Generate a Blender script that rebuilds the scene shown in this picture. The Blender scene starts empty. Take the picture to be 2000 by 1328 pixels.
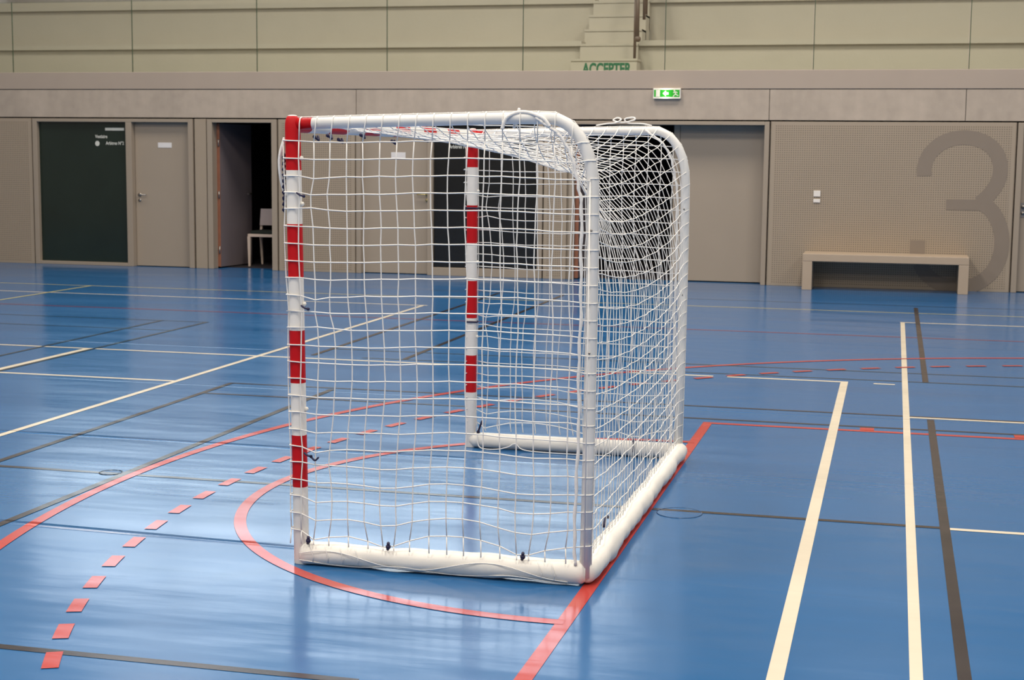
import bpy, bmesh, math, random
from mathutils import Vector, Matrix
random.seed(7)
SC = bpy.context.scene
COL = SC.collection
PI = math.pi

# ---------------------------------------------------------------- camera
F_PX, YAW, PITCH, ROLL, CAM_H = 2981.94, -0.243738, -0.119724, 0.0102476, 1.55952
cy, sy = math.cos(YAW), math.sin(YAW)
fwd = Vector((sy*math.cos(PITCH), cy*math.cos(PITCH), math.sin(PITCH)))
rgt = Vector((cy, -sy, 0.0)); up = rgt.cross(fwd)
r2 = rgt*math.cos(ROLL) + up*math.sin(ROLL)
u2 = -rgt*math.sin(ROLL) + up*math.cos(ROLL)
cam_d = bpy.data.cameras.new('camera')
cam = bpy.data.objects.new('camera', cam_d); COL.objects.link(cam)
cam_d.sensor_width = 36.0; cam_d.lens = F_PX/2000*36.0
cam.matrix_world = Matrix(((r2.x, u2.x, -fwd.x, 0), (r2.y, u2.y, -fwd.y, 0), (r2.z, u2.z, -fwd.z, CAM_H), (0, 0, 0, 1)))
cam_d.clip_end = 200
cam_d.dof.use_dof = True; cam_d.dof.focus_distance = 6.0; cam_d.dof.aperture_fstop = 9.0
SC.camera = cam

# ---------------------------------------------------------------- light and exposure
# light levels, in watts
LAMP_W = 285.0; TIER_W = 82.0; CLER_W = 120.0; PANE_E = 3.5
LAMP_GAIN = (0.66, 1.18, 1.0, 0.68)
FLOOR_C = (.020, .119, .305); FLOOR_R = .18
SC.view_settings.view_transform = 'Standard'
SC.view_settings.look = 'None'
SC.view_settings.gamma = 1.0
SC.view_settings.use_curve_mapping = False
SC.view_settings.exposure = 0.0
w = bpy.data.worlds.new('world'); SC.world = w; w.use_nodes = True
w.node_tree.nodes['Background'].inputs[0].default_value = (0.6, 0.7, 0.85, 1)
w.node_tree.nodes['Background'].inputs[1].default_value = 0.02

def area(name, loc, sx, sy_, power, color, rot=(0, 0, 0)):
    l = bpy.data.lights.new(name, 'AREA'); l.shape = 'RECTANGLE'; l.size = sx; l.size_y = sy_
    l.energy = power; l.color = color
    o = bpy.data.objects.new(name, l); COL.objects.link(o); o.location = loc; o.rotation_euler = rot
    return o
# the hall's ceiling lamps: rows of long fittings under the 9 m ceiling
LAMPS = []
for ix, lx in enumerate((-10.5, -5.0, 0.5, 6.0)):
    for iy, ly in enumerate((-4.5, 2.2, 9.0, 15.6)):
        LAMPS.append((lx, ly))
        area('hall_lamp_light', (lx, ly, 8.55), 1.2, 2.4, LAMP_W*LAMP_GAIN[ix], (1.0, 0.905, 0.785))
# lamps over the seating tiers
for lx in (-11.0, -5.5, 0.0, 5.5):
    area('tier_lamp_light', (lx, 21.5, 8.3), 2.0, 1.0, TIER_W, (1.0, 0.95, 0.88))
# daylight entering through the clerestory window band behind the tiers
area('clerestory_daylight', (-10.0, 25.6, 5.9), 10.5, 2.0, CLER_W, (0.80, 0.89, 1.0), (PI/2, 0, 0))

# ---------------------------------------------------------------- shape of the goal frame and of its net (metres; d = depth, a = along the goal mouth)
W = 2.464; D = 1.127; MESH = .0655
def interp(x, xs, ys):
    if x <= xs[0]: return ys[0]
    for i in range(1, len(xs)):
        if x <= xs[i]: return ys[i-1]+(ys[i]-ys[i-1])*(x-xs[i-1])/(xs[i]-xs[i-1])
    return ys[-1]
def sstep(x, xs, ys):
    if x <= xs[0]: return ys[0]
    for i in range(1, len(xs)):
        if x <= xs[i]:
            t = (x-xs[i-1])/(xs[i]-xs[i-1]); x0 = xs[max(i-2, 0)]; x3 = xs[min(i+1, len(xs)-1)]
            h = xs[i]-xs[i-1]
            m0 = (ys[i]-ys[max(i-2, 0)])/(xs[i]-x0)*h; m1 = (ys[min(i+1, len(xs)-1)]-ys[i-1])/(x3-xs[i-1])*h
            return (2*t**3-3*t*t+1)*ys[i-1]+(t**3-2*t*t+t)*m0+(-2*t**3+3*t*t)*ys[i]+(t**3-t*t)*m1
    return ys[-1]
def frame_path():
    pts = [(0.0, 1.672), (.3, 1.682), (.6, 1.690), (.80, 1.696)]
    for i in range(0, 13):
        t = math.pi/2*i/12
        pts.append((.960+.168*math.sin(t)**.95 if t > 0 else .960, 1.435+.262*math.cos(t)**.95 if i < 12 else 1.435))
    pts += [(1.129, 1.2), (1.129, 1.0), (1.127, .5), (1.122, .05)]
    return pts
FP = frame_path()
FS = [0.0]
for _a, _b in zip(FP, FP[1:]): FS.append(FS[-1]+math.dist(_a, _b))
LEN = FS[-1]
def fpt(s): return interp(s, FS, [p[0] for p in FP]), interp(s, FS, [p[1] for p in FP])
def lean(z): return .014-.026*z/1.7
def ztop(d):
    best = FP[0][1]
    for p, q in zip(FP, FP[1:]):
        if p[0] <= d <= q[0] and q[1] > 1.3: return p[1]+(q[1]-p[1])*(d-p[0])/max(1e-6, q[0]-p[0])
    return FP[0][1] if d < 0 else 1.4
def fd_at(z):
    for p, q in zip(FP[4:], FP[5:]):
        if q[1] <= z <= p[1]: return p[0]+(q[0]-p[0])*(z-p[1])/(q[1]-p[1]-1e-9)
    return FP[-1][0]
AS = [0, .15, .4, .7, .95, 1.15, 1.35, 1.6, 2.0, 2.35, LEN]
AD = [0.0, -0.016, -0.039, -0.078, -0.13, -0.17, -0.081, 0.006, 0.01, 0.008, 0.0]     # displacement along depth at mid span
AZ = [-0.02, -0.045, -0.083, -0.147, -0.21, -0.193, -0.134, -0.096, -0.064, -0.033, 0.0]  # displacement in height at mid span
def sheet(s, t):
    d, z = fpt(s); w = 4*t*(1-t); sh = w**.8
    e = .01; d1, z1 = fpt(max(0, s-e)); d2, z2 = fpt(min(LEN, s+e)); tx, tz = d2-d1, z2-z1; l = math.hypot(tx, tz)
    nx, nz = -tz/l, tx/l
    if nx+nz < 0: nx, nz = -nx, -nz
    edge = max(0.0, 1-min(t, 1-t)*W/.06)
    dd = sstep(s, AS, AD)*sh; dz = sstep(s, AS, AZ)*sh
    d += dd+nx*(.020*edge+.003); z += dz+nz*(.020*edge+.003)
    if s < .06 and 0.01 < t < .99: d = max(d, .034)
    return d, t*W, z
def sheet_grid():
    rnd = random.Random(11)
    ns = int(LEN/MESH); nt = int(round(W/MESH)); g = []
    for i in range(ns+1):
        row = []
        for j in range(nt+1):
            d, a, z = sheet(LEN*i/ns, j/nt)
            k = 0.0 if j in (0, nt) or i in (0, ns) else .004
            row.append((d+rnd.uniform(-k, k), a+rnd.uniform(-k, k), z+rnd.uniform(-k, k)*.6))
        g.append(row)
    return g
TIES = {-1: [(.045, 1.405, .45), (.062, .985, .45), (.075, .425, .4), (.055, .095, .4), (.375, .095, .7), (.895, .095, .7)],
        1: [(.045, 1.285, .55), (.045, .68, .55), (.05, .09, .6), (.62, .09, .5), (.895, .09, .6)]}
def side_grid(side):
    rnd = random.Random(5 if side < 0 else 9)
    a0 = 0.0 if side < 0 else W
    ncol = 19; z0 = .150; ph = rnd.uniform(0, 6)
    cols = [-.040+MESH*j*.985 for j in range(ncol)]
    nrow = int((1.66-z0)/.0635)+1; g = []
    def warp(d, z):
        u = .010*math.sin(z*5.2+ph)*math.exp(-((d-.25)/.35)**2)+.004*math.sin(z*11+d*7+ph)
        v = .006*math.sin(d*6+ph)+.014*d*(1 if side < 0 else -1)*math.sin(z*2.2)
        for td, tz, st in TIES[side]:
            r2_ = ((d-td)/.095)**2+((z-tz)/.075)**2
            k = st*math.exp(-r2_); u += (td-d)*k; v += (tz-z)*k
            if tz < .2:
                k = .35*math.exp(-((d-td)/.14)**2)*math.exp(-((z-tz)/.35)**2); v -= .10*k
        return d+u, z+v
    def aoff(d):
        if d < -.02: return .020
        if d < .05: return .0305
        if d > D-.05: return .0245
        return .030
    for i in range(nrow):
        z = z0+.0635*i; row = []
        for j, d in enumerate(cols):
            if z > ztop(max(d, 0))-.028 or d > fd_at(min(z, 1.42))-.012 + (0 if z < 1.43 else 9): row.append(None); continue
            e = min(1, max(0, (d-.03)/.05)); w_ = warp(d, z); dd = d+(w_[0]-d)*(1 if j > 1 else .35); zz = z+(w_[1]-z)*(1 if j > 1 else .35)
            dd += (lean(zz)-.0315-d) if j == 0 else 0.0
            row.append((dd+(rnd.uniform(-.002, .002) if j else 0), a0+side*aoff(d), zz+rnd.uniform(-.002, .002)))
        g.append(row)
    ends = []; row_wrap = {}
    for i, row in enumerate(g):                       # rows: round the front post and round the rear upright to the back sheet
        z = z0+.0635*i
        if row[0]:
            p = row[0]; q = row[1]; x = lean(p[2])-.0285
            ends.append([p, (p[0], a0-side*.020, p[2]), (x+.004, a0-side*.029, p[2]+.004)])
            row_wrap[i] = (x, a0+side*.0295, (p[2]*3+q[2])/4)
        last = max((j for j in range(ncol) if row[j]), default=None)
        if last is not None and last > 3:
            p = row[last]; fd = fd_at(z) if z < 1.43 else None
            if fd is None:
                fd = next((d for d in [x*.005 for x in range(180, 232)] if ztop(d) < z+.004), 1.05)
            tube_x = fd
            ends.append([p, (tube_x-.002, a0+side*.0235, z), (tube_x+.0165, a0+side*.0165, z), (tube_x+.0235, a0, z)])
    for j, d in enumerate(cols):                      # columns: up over the top bar, down to the ground tube
        c = [g[i][j] for i in range(nrow)]; top = [p for p in c if p]
        if top and 0.0 < d < 1.10:
            t = top[-1]; zt = ztop(d); ends.append([t, (d, a0+side*.0235, zt), (d, a0+side*.0165, zt+.0165), (d, a0, zt+.0235)])
        if top:
            b = top[0]; ends.append([b, (b[0]+.004, a0+side*.040, .085)])
    for i, c in row_wrap.items(): ends.append([g[i][0], c, g[i][1]])
    return g, ends

# ---------------------------------------------------------------- materials
def new_mat(name):
    m = bpy.data.materials.new(name); m.use_nodes = True
    nt = m.node_tree; return m, nt, nt.nodes['Principled BSDF']
def N(nt, typ, **kw):
    n = nt.nodes.new(typ)
    for k, v in kw.items(): setattr(n, k, v)
    return n
def math_node(nt, op, a=None, b=None):
    n = nt.nodes.new('ShaderNodeMath'); n.operation = op
    for i, v in enumerate((a, b)):
        if v is None: continue
        if isinstance(v, (int, float)): n.inputs[i].default_value = v
        else: nt.links.new(v, n.inputs[i])
    return n.outputs[0]
def obj_xyz(nt):
    t = N(nt, 'ShaderNodeTexCoord'); s = N(nt, 'ShaderNodeSeparateXYZ')
    nt.links.new(t.outputs['Object'], s.inputs[0]); return t.outputs['Object'], s.outputs
def noise(nt, vec, scale, detail=3.0, stretch=None):
    if stretch:
        mp = N(nt, 'ShaderNodeMapping'); mp.inputs['Scale'].default_value = stretch
        nt.links.new(vec, mp.inputs['Vector']); vec = mp.outputs[0]
    n = N(nt, 'ShaderNodeTexNoise'); n.inputs['Scale'].default_value = scale; n.inputs['Detail'].default_value = detail
    nt.links.new(vec, n.inputs['Vector']); return n.outputs['Fac']
def mixcol(nt, fac, a, b):
    n = N(nt, 'ShaderNodeMix', data_type='RGBA')
    if isinstance(fac, (int, float)): n.inputs[0].default_value = fac
    else: nt.links.new(fac, n.inputs[0])
    for i, c in ((6, a), (7, b)):
        if isinstance(c, tuple): n.inputs[i].default_value = (*c[:3], 1)
        else: nt.links.new(c, n.inputs[i])
    return n.outputs[2]
def maprange(nt, v, a, b, c, d):
    n = N(nt, 'ShaderNodeMapRange'); nt.links.new(v, n.inputs[0])
    for i, x in enumerate((a, b, c, d)): n.inputs[i+1].default_value = x
    return n.outputs[0]
def add_bump(nt, bsdf, h, strength, dist):
    b = N(nt, 'ShaderNodeBump'); b.inputs['Strength'].default_value = strength; b.inputs['Distance'].default_value = dist
    nt.links.new(h, b.inputs['Height']); nt.links.new(b.outputs[0], bsdf.inputs['Normal'])
def simple(name, col, rough=.5, metal=0.0, var=.06, scale=6.0, spec=.5, bump=None):
    m, nt, b = new_mat(name)
    v, _ = obj_xyz(nt)
    f = noise(nt, v, scale)
    c1 = tuple(x*(1-var) for x in col); c2 = tuple(min(1, x*(1+var)) for x in col)
    nt.links.new(mixcol(nt, f, c1, c2), b.inputs['Base Color'])
    b.inputs['Roughness'].default_value = rough; b.inputs['Metallic'].default_value = metal
    b.inputs['Specular IOR Level'].default_value = spec
    if bump: add_bump(nt, b, noise(nt, v, bump[0]), bump[1], bump[2])
    return m

def floor_mat(name, col, var=.05):
    """glossy sports vinyl: welded seams every 1.9 m with lifted creases on the left, fine wear"""
    m, nt, b = new_mat(name)
    v, xyz = obj_xyz(nt)
    f = noise(nt, v, 1.4, 4, (.35, 1.6, 1))
    g = noise(nt, v, 90, 2, (.15, 1, 1))
    fm = math_node(nt, 'ADD', math_node(nt, 'MULTIPLY', f, .6), math_node(nt, 'MULTIPLY', g, .4))
    c = mixcol(nt, fm, tuple(x*(1-var) for x in col), tuple(min(1, x*(1+var)) for x in col))
    nt.links.new(c, b.inputs['Base Color'])
    r = maprange(nt, f, .3, .7, FLOOR_R-.035, FLOOR_R+.045)
    nt.links.new(r, b.inputs['Roughness'])
    b.inputs['Specular IOR Level'].default_value = .5
    b.inputs['IOR'].default_value = 1.5
    # crease profile over Y, skewed a little with X
    yy = math_node(nt, 'ADD', xyz['Y'], math_node(nt, 'MULTIPLY', math_node(nt, 'ADD', xyz['X'], 3.0), .045))
    h = None
    for y0, amp, xe, wd in ((5.60, 1.0, -2.2, .020), (7.51, .8, -1.9, .018), (9.42, .18, 1.0, .012), (11.32, .25, -4.0, .012), (13.2, .15, 2.0, .012), (3.7, .5, -1.0, .015)):
        yv = yy if y0 < 6 else xyz['Y']
        d = math_node(nt, 'DIVIDE', math_node(nt, 'SUBTRACT', yv, y0), wd)
        e = math_node(nt, 'POWER', 2.718, math_node(nt, 'MULTIPLY', math_node(nt, 'MULTIPLY', d, d), -1.0))
        fade = maprange(nt, xyz['X'], xe+.3, xe-1.0, 0.05, amp)
        e = math_node(nt, 'MULTIPLY', e, fade)
        h = e if h is None else math_node(nt, 'ADD', h, e)
    big = noise(nt, v, 1.1, 3, (.5, 1.5, 1))
    fine = noise(nt, v, 26, 3, (.22, 1.2, 1))
    h = math_node(nt, 'MULTIPLY', h, .0065)
    h = math_node(nt, 'ADD', h, math_node(nt, 'MULTIPLY', big, .011))
    h = math_node(nt, 'ADD', h, math_node(nt, 'MULTIPLY', fine, .00025))
    add_bump(nt, b, h, 1.0, 1.0)
    return m

def perforated_mat(name, col):
    """painted panel drilled with a fine square grid of round holes"""
    m, nt, b = new_mat(name)
    v, xyz = obj_xyz(nt)
    P = .027
    def cell(c):
        return math_node(nt, 'SUBTRACT', math_node(nt, 'FRACT', math_node(nt, 'DIVIDE', math_node(nt, 'ADD', c, 50.0), P)), .5)
    cx, cz = cell(xyz['X']), cell(xyz['Z'])
    r = math_node(nt, 'SQRT', math_node(nt, 'ADD', math_node(nt, 'MULTIPLY', cx, cx), math_node(nt, 'MULTIPLY', cz, cz)))
    hole = math_node(nt, 'LESS_THAN', r, .23)
    f = noise(nt, v, 2.0)
    base = mixcol(nt, f, tuple(x*.96 for x in col), tuple(x*1.04 for x in col))
    nt.links.new(mixcol(nt, hole, base, tuple(x*.42 for x in col)), b.inputs['Base Color'])
    b.inputs['Roughness'].default_value = .55; b.inputs['Specular IOR Level'].default_value = .3
    return m

def concrete_mat(name, col):
    m, nt, b = new_mat(name)
    v, xyz = obj_xyz(nt)
    f1 = noise(nt, v, 1.2, 5, (1, 1, .8)); f2 = noise(nt, v, 9, 6); f3 = noise(nt, v, 3.5, 4, (1.6, 1, .25))
    f = math_node(nt, 'ADD', math_node(nt, 'ADD', math_node(nt, 'MULTIPLY', f1, .45), math_node(nt, 'MULTIPLY', f2, .25)), math_node(nt, 'MULTIPLY', f3, .3))
    f = maprange(nt, f, .36, .64, 0, 1)
    nt.links.new(mixcol(nt, f, tuple(x*.84 for x in col), tuple(x*1.12 for x in col)), b.inputs['Base Color'])
    b.inputs['Roughness'].default_value = .8
    add_bump(nt, b, f2, .2, .01)
    return m

def stripe_mat(name, axis, origin, limit=None):
    """white tube with red tape bands every 20 cm along an object axis"""
    m, nt, b = new_mat(name)
    v, xyz = obj_xyz(nt)
    u = math_node(nt, 'SUBTRACT', xyz[axis], origin)
    mod = math_node(nt, 'SUBTRACT', math_node(nt, 'FRACT', math_node(nt, 'DIVIDE', math_node(nt, 'ADD', u, 4.0), .4)), 0.0)
    red = math_node(nt, 'LESS_THAN', mod, .5)
    if limit is not None: red = math_node(nt, 'MULTIPLY', red, math_node(nt, 'GREATER_THAN', xyz[axis], limit))
    f = noise(nt, v, 9.0)
    wht = mixcol(nt, f, (.78, .75, .70), (.88, .85, .80)); rd = mixcol(nt, f, (.50, .004, .008), (.60, .008, .012))
    nt.links.new(mixcol(nt, red, wht, rd), b.inputs['Base Color'])
    b.inputs['Roughness'].default_value = .5; b.inputs['Specular IOR Level'].default_value = .25
    return m
def tipped_mat(name, limit):
    """white tube whose first centimetres are wrapped in red tape"""
    m, nt, b = new_mat(name)
    v, xyz = obj_xyz(nt)
    red = math_node(nt, 'LESS_THAN', xyz['X'], limit)
    f = noise(nt, v, 7.0)
    wht = mixcol(nt, f, (.78, .77, .74), (.85, .84, .81))
    nt.links.new(mixcol(nt, red, wht, (.55, .006, .010)), b.inputs['Base Color'])
    b.inputs['Roughness'].default_value = .35
    return m
def emit_mat(name, col, s):
    m, nt, b = new_mat(name)
    b.inputs['Base Color'].default_value = (*[c*.5 for c in col], 1)
    b.inputs['Emission Color'].default_value = (*col, 1); b.inputs['Emission Strength'].default_value = s
    v, _ = obj_xyz(nt)
    nt.links.new(mixcol(nt, noise(nt, v, 3.0), tuple(c*.94 for c in col), col), b.inputs['Emission Color'])
    return m
def glass_mat(name, tint, refl=.5):
    m = bpy.data.materials.new(name); m.use_nodes = True; nt = m.node_tree
    nt.nodes.clear()
    out = N(nt, 'ShaderNodeOutputMaterial'); tr = N(nt, 'ShaderNodeBsdfTransparent'); gl = N(nt, 'ShaderNodeBsdfGlossy')
    fr = N(nt, 'ShaderNodeFresnel'); fr.inputs[0].default_value = 1.45; mx = N(nt, 'ShaderNodeMixShader')
    v, _ = obj_xyz(nt)
    nt.links.new(mixcol(nt, noise(nt, v, .8), tuple(c*.985 for c in tint), tint), tr.inputs[0])
    gl.inputs['Roughness'].default_value = .03
    nt.links.new(math_node(nt, 'MULTIPLY', fr.outputs[0], refl), mx.inputs[0])
    nt.links.new(tr.outputs[0], mx.inputs[1]); nt.links.new(gl.outputs[0], mx.inputs[2]); nt.links.new(mx.outputs[0], out.inputs[0])
    return m

WALLC = (.350, .286, .218)
M = dict(
 blue=floor_mat('blue_vinyl', FLOOR_C), cream=floor_mat('cream_line_paint', (.74, .66, .52)), yellow=floor_mat('yellow_line_paint', (.55, .50, .24)),
 redline=floor_mat('red_line_paint', (.46, .045, .032)), thinred=floor_mat('dull_red_line_paint', (.20, .045, .075)), dark=floor_mat('dark_line_paint', (.034, .026, .026)),
 thindark=floor_mat('thin_dark_line_paint', (.022, .04, .055)), seamblue=floor_mat('blue_socket_ring', (.012, .06, .16)), seamdark=floor_mat('dark_socket_ring', (.01, .02, .03)),
 perf=perforated_mat('perforated_panel', WALLC), wall=simple('beige_painted_panel', WALLC, .5, var=.04, scale=2), door=simple('beige_door_leaf', (.352, .292, .230), .45, var=.04, scale=2),
 frame=simple('taupe_door_frame', (.338, .280, .220), .4, var=.03), concrete=concrete_mat('cast_concrete', (.44, .37, .305)),
 parapet=simple('smooth_render', (.395, .325, .268), .7, var=.05, scale=3), tier=simple('tier_concrete', (.455, .41, .345), .75, var=.05, scale=2.5, bump=(20, .2, .01)),
 gap=simple('joint_shadow_gasket', (.035, .035, .03), .8), white=simple('white_plastic', (.78, .74, .70), .4), paper=simple('paper', (.72, .70, .70), .7),
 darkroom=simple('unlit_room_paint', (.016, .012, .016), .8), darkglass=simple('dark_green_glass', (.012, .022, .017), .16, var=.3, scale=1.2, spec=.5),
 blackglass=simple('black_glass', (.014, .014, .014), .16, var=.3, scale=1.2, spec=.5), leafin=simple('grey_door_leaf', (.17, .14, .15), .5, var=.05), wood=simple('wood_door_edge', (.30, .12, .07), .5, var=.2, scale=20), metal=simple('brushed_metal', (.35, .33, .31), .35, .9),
 brass=simple('brass', (.62, .50, .22), .35, .7), black=simple('black_pictogram', (.01, .01, .01), .5),
 mark=simple('brown_grey_number_paint', (.235, .19, .15), .55, var=.04), green=simple('dark_green_lettering', (.02, .13, .06), .6),
 glassw=simple('white_film_lettering', (.62, .63, .58), .6), bench=simple('beige_bench_board', (.44, .345, .255), .45, var=.05),
 brown=simple('brown_painted_steel', (.135, .088, .065), .45), glass=glass_mat('gallery_glass', (.96, .985, .95), .35), glassedge=simple('glass_edge_green', (.06, .09, .05), .3),
 cord=simple('white_net_cord', (.86, .84, .80), .6, var=.04, scale=30), rope=simple('white_rope', (.84, .82, .79), .7, var=.06, scale=60, bump=(120, .5, .003)),
 blue_tie=simple('navy_tie_cord', (.012, .010, .05), .6, var=.3), base=simple('white_sleeve', (.83, .80, .74), .6, var=.05, scale=12, bump=(14, .35, .006)), knob=simple('white_net_clip', (.85, .82, .74), .4),
 ceiling=simple('ceiling_panel', (.55, .55, .53), .8), sidewall=simple('side_wall_paint', (.36, .33, .29), .8, var=.04),
 lampbody=simple('lamp_housing', (.6, .6, .6), .4), chairw=simple('pale_lacquered_wood', (.62, .50, .42), .4), chairback=simple('grey_chair_back', (.50, .42, .42), .6), cushion=simple('black_green_cushion', (.006, .012, .008), .8),
 sky=emit_mat('bright_window_pane', (.80, .90, 1.0), PANE_E), exitgreen=None)
# lit exit sign face: the lamp behind it shows as a bright spot in the middle
def exit_face(name, col, hot):
    m, nt, b = new_mat(name); v, xyz = obj_xyz(nt)
    dx = math_node(nt, 'DIVIDE', math_node(nt, 'ADD', xyz['X'], .012), .055)
    e = math_node(nt, 'POWER', 2.718, math_node(nt, 'MULTIPLY', math_node(nt, 'MULTIPLY', dx, dx), -1.0))
    b.inputs['Base Color'].default_value = (*[c*.6 for c in col], 1)
    b.inputs['Emission Color'].default_value = (*col, 1)
    nt.links.new(math_node(nt, 'ADD', math_node(nt, 'MULTIPLY', e, hot), hot*.22), b.inputs['Emission Strength'])
    return m
M['exitgreen'] = exit_face('lit_green_sign_face', (.02, .52, .02), 1.1)
M['exitwhite'] = exit_face('lit_white_sign_face', (1.0, .95, .8), 1.5)

# ---------------------------------------------------------------- mesh helpers
class MB:
    def __init__(s): s.v = []; s.f = []; s.m = []
    def add(s, v, f, mi=0):
        o = len(s.v); s.v += [tuple(p) for p in v]; s.f += [tuple(i+o for i in q) for q in f]; s.m += [mi]*len(f); return s
    def box(s, x0, x1, y0, y1, z0, z1, mi=0):
        return s.add([(x0,y0,z0),(x1,y0,z0),(x1,y1,z0),(x0,y1,z0),(x0,y0,z1),(x1,y0,z1),(x1,y1,z1),(x0,y1,z1)],
                     [(0,3,2,1),(4,5,6,7),(0,1,5,4),(1,2,6,5),(2,3,7,6),(3,0,4,7)], mi)
    def loft(s, rings, mi=0, caps=True):
        n = len(rings[0]); v = [p for r in rings for p in r]; f = []
        for i in range(len(rings)-1):
            for j in range(n):
                a = i*n+j; b = i*n+(j+1) % n; f.append((a, b, b+n, a+n))
        if caps: f.append(tuple(range(n-1, -1, -1))); f.append(tuple(range((len(rings)-1)*n, len(rings)*n)))
        return s.add(v, f, mi)
    def tube(s, pts, r, n=12, mi=0, caps=True):
        pts = [Vector(p) for p in pts]
        if len(pts) < 2: return s
        rr = r if isinstance(r, (list, tuple)) else [r]*len(pts)
        t0 = (pts[1]-pts[0]).normalized()
        a = Vector((0, 0, 1)) if abs(t0.z) < .9 else Vector((1, 0, 0))
        nrm = t0.cross(a).normalized(); rings = []
        for i, p in enumerate(pts):
            if i == 0: t = t0
            elif i == len(pts)-1: t = (pts[i]-pts[i-1]).normalized()
            else: t = (pts[i+1]-pts[i-1]).normalized()
            nrm = (nrm - t*nrm.dot(t)).normalized(); bn = t.cross(nrm)
            rings.append([tuple(p + (nrm*math.cos(2*PI*k/n) + bn*math.sin(2*PI*k/n))*rr[i]) for k in range(n)])
        return s.loft(rings, mi, caps)
    def octa(s, p, r, mi=0):
        x, y, z = p
        return s.add([(x+r,y,z),(x-r,y,z),(x,y+r,z),(x,y-r,z),(x,y,z+r),(x,y,z-r)],
                     [(0,2,4),(2,1,4),(1,3,4),(3,0,4),(2,0,5),(1,2,5),(3,1,5),(0,3,5)], mi)
    def ball(s, c, r, nu=10, nv=7, mi=0, sc=(1,1,1)):
        rings = []
        for i in range(nv+1):
            th = PI*(i+.02)/(nv+.04)
            rings.append([(c[0]+sc[0]*r*math.sin(th)*math.cos(2*PI*k/nu), c[1]+sc[1]*r*math.sin(th)*math.sin(2*PI*k/nu), c[2]-sc[2]*r*math.cos(th)) for k in range(nu)])
        return s.loft(rings, mi)
    def build(s, name, mats, parent=None, loc=(0,0,0), smooth=False, bevel=0.0, flip=False):
        me = bpy.data.meshes.new(name); me.from_pydata(s.v, [], s.f)
        if not isinstance(mats, (list, tuple)): mats = [mats]
        for m in mats: me.materials.append(m)
        for p, mi in zip(me.polygons, s.m): p.material_index = mi; p.use_smooth = smooth
        bm = bmesh.new(); bm.from_mesh(me); bmesh.ops.recalc_face_normals(bm, faces=bm.faces)
        if bevel: bmesh.ops.bevel(bm, geom=bm.edges[:], offset=bevel, segments=2, affect='EDGES', profile=.5)
        bm.to_mesh(me); bm.free()
        me.update()
        o = bpy.data.objects.new(name, me); COL.objects.link(o); o.location = loc
        if parent: o.parent = parent
        return o
def tag(o, label=None, cat=None, group=None, kind=None):
    if label: o['label'] = label
    if cat: o['category'] = cat
    if group: o['group'] = group
    if kind: o['kind'] = kind
    return o
def empty(name, loc=(0,0,0), rz=0.0):
    o = bpy.data.objects.new(name, None); COL.objects.link(o); o.location = loc; o.rotation_euler = (0,0,rz); o.empty_display_size = .2; return o

# ---------------------------------------------------------------- floor and its markings
fl = MB(); fl.add([(-16,-10,0),(12,-10,0),(12,25.8,0),(-16,25.8,0),(-16,-10,-.2),(12,-10,-.2),(12,25.8,-.2),(-16,25.8,-.2)], [(0,1,2,3),(7,6,5,4),(0,4,5,1),(1,5,6,2),(2,6,7,3),(3,7,4,0)])
floor = tag(fl.build('floor', M['blue']), 'glossy blue sports hall floor', None, None, 'structure')
LZ = [.0006]
def strip(pts, wd, mat, label, z=None, name='court_line', closed=False):
    """a painted band following points on the floor"""
    LZ[0] += .00004; z = LZ[0] if z is None else z
    P = [Vector((p[0], p[1], 0)) for p in pts]; L_, R_ = [], []
    for i, p in enumerate(P):
        if i == 0: t = P[1]-P[0]
        elif i == len(P)-1: t = P[-1]-P[-2]
        else: t = (P[i+1]-P[i]).normalized()+(P[i]-P[i-1]).normalized()
        t.normalize(); n = Vector((-t.y, t.x, 0))
        L_.append((p.x+n.x*wd/2, p.y+n.y*wd/2, z)); R_.append((p.x-n.x*wd/2, p.y-n.y*wd/2, z))
    b = MB(); k = len(P); b.add(L_+R_, [(k+i, k+i+1, i+1, i) for i in range(k-1)])
    o = b.build(name, M[mat], floor)
    me = o.data
    if me.polygons[0].normal.z < 0: me.flip_normals()
    o['label'] = label
    return o
def hline(Y, x0, x1, wd, mat, label): return strip([(x0, Y), (x1, Y)], wd, mat, label)
def vline(X, y0, y1, wd, mat, label): return strip([(X, y0), (X, y1)], wd, mat, label)
hline(16.95, -5.2, 6, .03, 'thindark', 'thin dark line nearest the wall')
hline(16.15, -15.9, 11, .04, 'yellow', 'pale yellow line running along the far wall')
hline(15.22, -15.9, -4.70, .045, 'cream', 'white line beyond the goal')
hline(13.90, -15.9, 11, .05, 'thinred', 'dull red line in the far field')
hline(13.00, -15.9, -6.14, .03, 'thindark', 'thin dark line far left')
hline(12.29, -15.9, -6.14, .03, 'thindark', 'thin dark line far left')
hline(11.53, -4.36, 11, .035, 'thindark', 'thin dark line behind the goal')
hline(11.08, -3.95, 11, .035, 'thindark', 'thin dark line behind the goal')
hline(10.93, -15.9, -1.22, .045, 'cream', 'white line crossing behind the goal')
hline(10.93, -1.12, -.275, .045, 'cream', 'short white line meeting the wide white line')
hline(10.91, -.094, .052, .04, 'cream', 'small white dash')
hline(9.56, -4.36, 11, .035, 'dark', 'dark line behind the goal')
hline(9.53, -15.9, -4.74, .045, 'cream', 'white line at the left')
hline(9.52, .138, 11, .04, 'cream', 'white line at the right')
hline(9.10, -4.36, 11, .035, 'dark', 'dark line behind the goal')
hline(8.955, -1.05, 11, .05, 'redline', 'thin red line at the right')
hline(6.645, -15.9, .26, .038, 'dark', 'dark line passing under the goal')
hline(6.633, .28, 11, .04, 'cream', 'white line at the right edge')
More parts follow.
